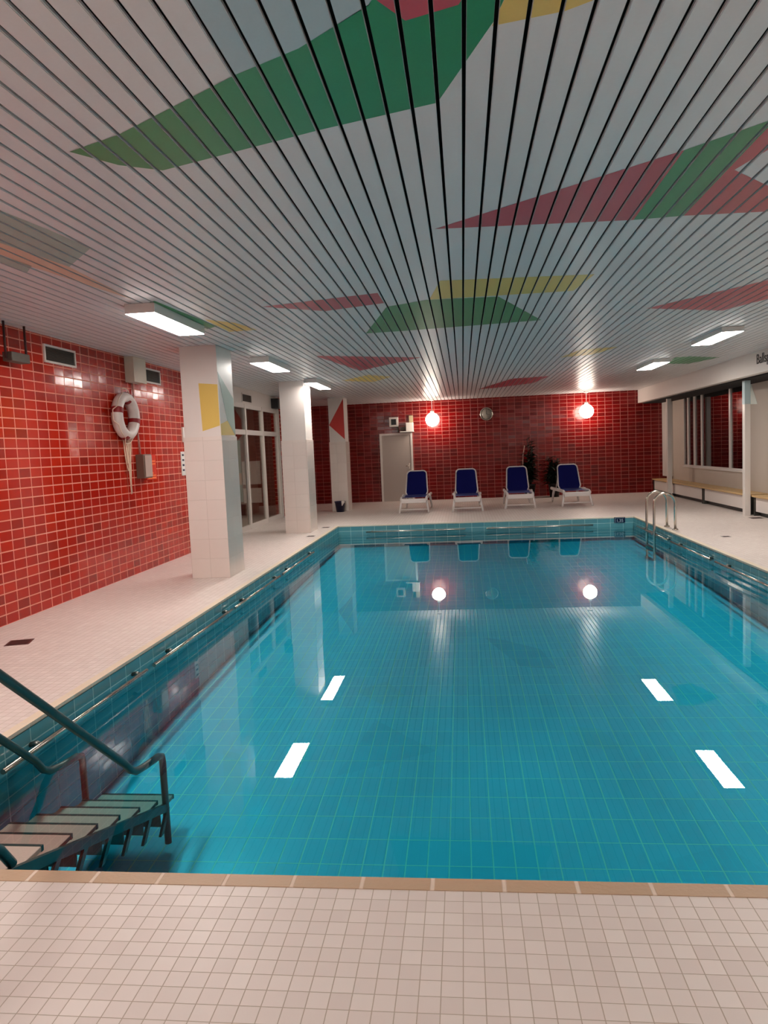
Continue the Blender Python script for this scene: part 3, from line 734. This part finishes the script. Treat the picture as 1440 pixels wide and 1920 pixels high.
# ------------------------------------------------------------------ drains
def drain(x, y, label, s=0.075, rz=0.0):
    t = thing('floor_drain', label, 'drain', (x, y, 0.0), 'small floor drains in the deck', rz)
    MB().box(-s, s, -s, s, 0.0003, 0.002).build('frame', m_steel_dull, t)
    b = MB()
    for k in range(5): b.box(-s + 0.018, s - 0.018, -s + 0.02 + k * (2 * s - 0.04) / 5, -s + 0.02 + (k + 0.62) * (2 * s - 0.04) / 5, 0.002, 0.003)
    b.build('slot', m_rust, t)
drain(-3.90, 5.91, 'dark floor drain on the left deck beside the near red wall', 0.10, 0.3)
drain(-2.86, 13.33, 'small floor drain by the pool corner in front of the middle pillar')
drain(-2.86, 14.85, 'small floor drain at the far left corner of the pool', 0.08)
drain(3.93, 11.58, 'tiny floor drain on the right deck', 0.06)
drain(5.30, 14.05, 'floor drain at the foot of the near slim post', 0.10)

# ------------------------------------------------------------------ grab rails in the pool
def grab_rail(p0, p1, n, label, grp):
    """rail along the pool wall; n points from the wall into the pool"""
    p0, p1, n = Vector(p0), Vector(p1), Vector(n)
    t = thing('grab_rail', label, 'rail', (p0 + p1) / 2, grp)
    c0, c1 = p0 - (p0 + p1) / 2, p1 - (p0 + p1) / 2
    MB().tube([c0, c1], 0.016, 12).build('rail_bar', m_steel, t)
    for f in (0.06, 0.80):
        q = c0.lerp(c1, f)
        MB().tube([q - n * 0.07, q - n * 0.03 + Vector((0, 0, 0.012)), q], 0.016, 8).build('bracket', m_steel_dull, t)
gL = 'steel rails along the left pool side'; gR = 'steel rails along the right pool side'; gF = 'steel rails along the far pool side'
ZR = -0.125
XL_, XR_ = PX0 + 0.07, PX1 - 0.07
for (a, c_, lb) in [(2.62, 3.52, 'short grab rail behind the stair rails at the near left pool corner'), (3.62, 5.46, 'steel grab rail on the left pool side, just past the stairs'),
                (5.60, 7.64, 'steel grab rail on the left pool side opposite the near red wall'), (7.74, 9.74, 'steel grab rail on the left pool side beside the first pillar'),
                (9.90, 12.05, 'steel grab rail on the left pool side between first and middle pillar')]:
    grab_rail((XL_, c_, ZR), (XL_, a, ZR), (1, 0, 0), lb, gL)
for (a, c_, lb) in [(8.2, 10.0, 'steel grab rail on the right pool side, cut by the picture edge'), (10.2, 12.1, 'steel grab rail on the right pool side just nearer than the ladder'),
                (12.25, 14.4, 'steel grab rail behind the ladder on the right pool side')]:
    grab_rail((XR_, a, ZR), (XR_, c_, ZR), (-1, 0, 0), lb, gR)
for (a, c_, lb) in [(-2.04, 0.0, 'left steel rail on the far pool edge'), (0.42, 2.53, 'right steel rail on the far pool edge')]:
    grab_rail((a, PY1 - 0.07, -0.135), (c_, PY1 - 0.07, -0.135), (0, -1, 0), lb, gF)

# depth sign on the far pool edge
c = thing('depth_sign', 'small navy depth plate with 1,35 on the far pool edge, right end', 'sign', (3.06, PY1, -0.055))
MB().box(-0.105, 0.105, -0.012, -0.0005, -0.055, 0.055).build('plate', m_navy, c)
MB().box(-0.09, 0.09, -0.014, -0.012, 0.040, 0.046).box(-0.09, -0.084, -0.014, -0.012, -0.05, 0.040).build('border_line', m_text, c)
text_bm('1,35', 0.082, (-0.068, -0.0125, -0.04), (PI / 2, 0, 0), 'lettering', m_text, c, 0.001)

# ------------------------------------------------------------------ pool ladder on the right
c = thing('pool_ladder', 'stainless steel pool ladder with two curved handrails on the right side', 'ladder', (0, 0, 0))
def arch(Y):
    xa, xb, zt, r = 3.13, 3.47, 0.62, 0.17
    pts = [(xb, Y, 0.004), (xb, Y, zt - r)]
    for k in range(1, 12):
        a = k * PI / 12; pts.append(((xa + xb) / 2 + r * math.cos(a), Y, zt - r + r * math.sin(a)))
    pts += [(xa, Y, zt - r), (xa, Y, 0.0), (xa, Y, -0.74)]
    return pts
for Y in (12.6, 13.1):
    h_ = MB().tube(arch(Y), 0.021, 14).build('handrail', m_steel, c)
    MB().lathe([(0.05, 0.003), (0.045, 0.018), (0.024, 0.026)], c=(3.47, Y, 0)).build('flange', m_steel, h_)
for z in (-0.05, -0.3, -0.55):
    MB().box(3.09, 3.17, 12.62, 13.08, z - 0.02, z + 0.008).build('step', m_steel_dull, c, 0.004)

# ------------------------------------------------------------------ sunken stairs at the near left corner
c = thing('pool_stairs', 'submerged metal stairs with grey treads and dark tubular handrails, near left corner', 'stairs', (0, 0, 0))
SXR, SXL = -1.87, -2.38
m_tread = mat('stair_tread', lin(178, 160, 148), 0.6, noise=0.06, nscale=120)
tr = [(4.08 - 0.232 * i, -0.575 + 0.0745 * i) for i in range(7)]
for i, (y, z) in enumerate(tr):
    MB().box(SXL + 0.02, SXR - 0.02, max(y, PY0 + 0.01), y + 0.215, z - 0.022, z).build('tread', m_tread, c, 0.003)
    MB().box(SXL + 0.018, SXR - 0.018, y + 0.203, y + 0.219, z - 0.024, z + 0.002).build('gap_shade_strip', m_railteal, c)  # dark strip stands in for the shadowed gap between treads
for X in (SXR, SXL):
    y0, z0 = 2.56, -0.085; y1, z1 = 4.14, -0.585
    MB().slab([(X - 0.012, y0, z0 + 0.03), (X - 0.012, y1, z1 + 0.03), (X - 0.012, y1, z1 - 0.02), (X - 0.012, y0, z0 - 0.02)], (0.024, 0, 0)).build('stringer', m_railteal, c)
    for (y, z) in tr[:6]:
        MB().slab([(X - 0.008, y + 0.04, z - 0.02), (X - 0.008, y + 0.09, z - 0.02), (X - 0.008, y - 0.02, z - 0.13), (X - 0.008, y - 0.06, z - 0.13)], (0.016, 0, 0)).build('tread_bracket', m_railteal, c)
for (y, z) in tr[:6]:
    MB().box(SXL + 0.02, SXR - 0.02, y + 0.0, y + 0.012, z - 0.10, z - 0.022).build('riser', m_steel_dull, c)
def rail(X, ps, foot):
    pts = [(X, 4.13, foot), (X, 4.13, -0.29), (X, 4.12, -0.25), (X, 4.07, -0.232), (X, 3.90, -0.212), (X, 3.78, -0.19), (X, 3.72, -0.155)]
    (ya, za), (yb, zb) = ps
    sl = (zb - za) / (yb - ya)
    ytop = 2.28; ztop = za + sl * (ytop - ya)
    for k in range(1, 9): 
        y = 3.66 + (ytop - 3.66) * (k - 1) / 7; pts.append((X, y, za + sl * (y - ya)))
    # closing bend and return down to the stringer
    pts += [(X, ytop - 0.08, ztop + 0.02), (X, ytop - 0.15, ztop - 0.03), (X, ytop - 0.17, ztop - 0.12), (X, ytop - 0.15, 0.46), (X, ytop - 0.02, 0.32), (X, 2.45, 0.16), (X, 2.595, 0.022), (X, 2.66, -0.07)]
    return MB().tube(pts, 0.021, 14).build('handrail', m_railteal, c)
rail(SXR, ((2.69, 0.70), (3.69, -0.12)), -0.80)
rail(SXL, ((3.38, 0.16), (3.715, -0.13)), -0.60)
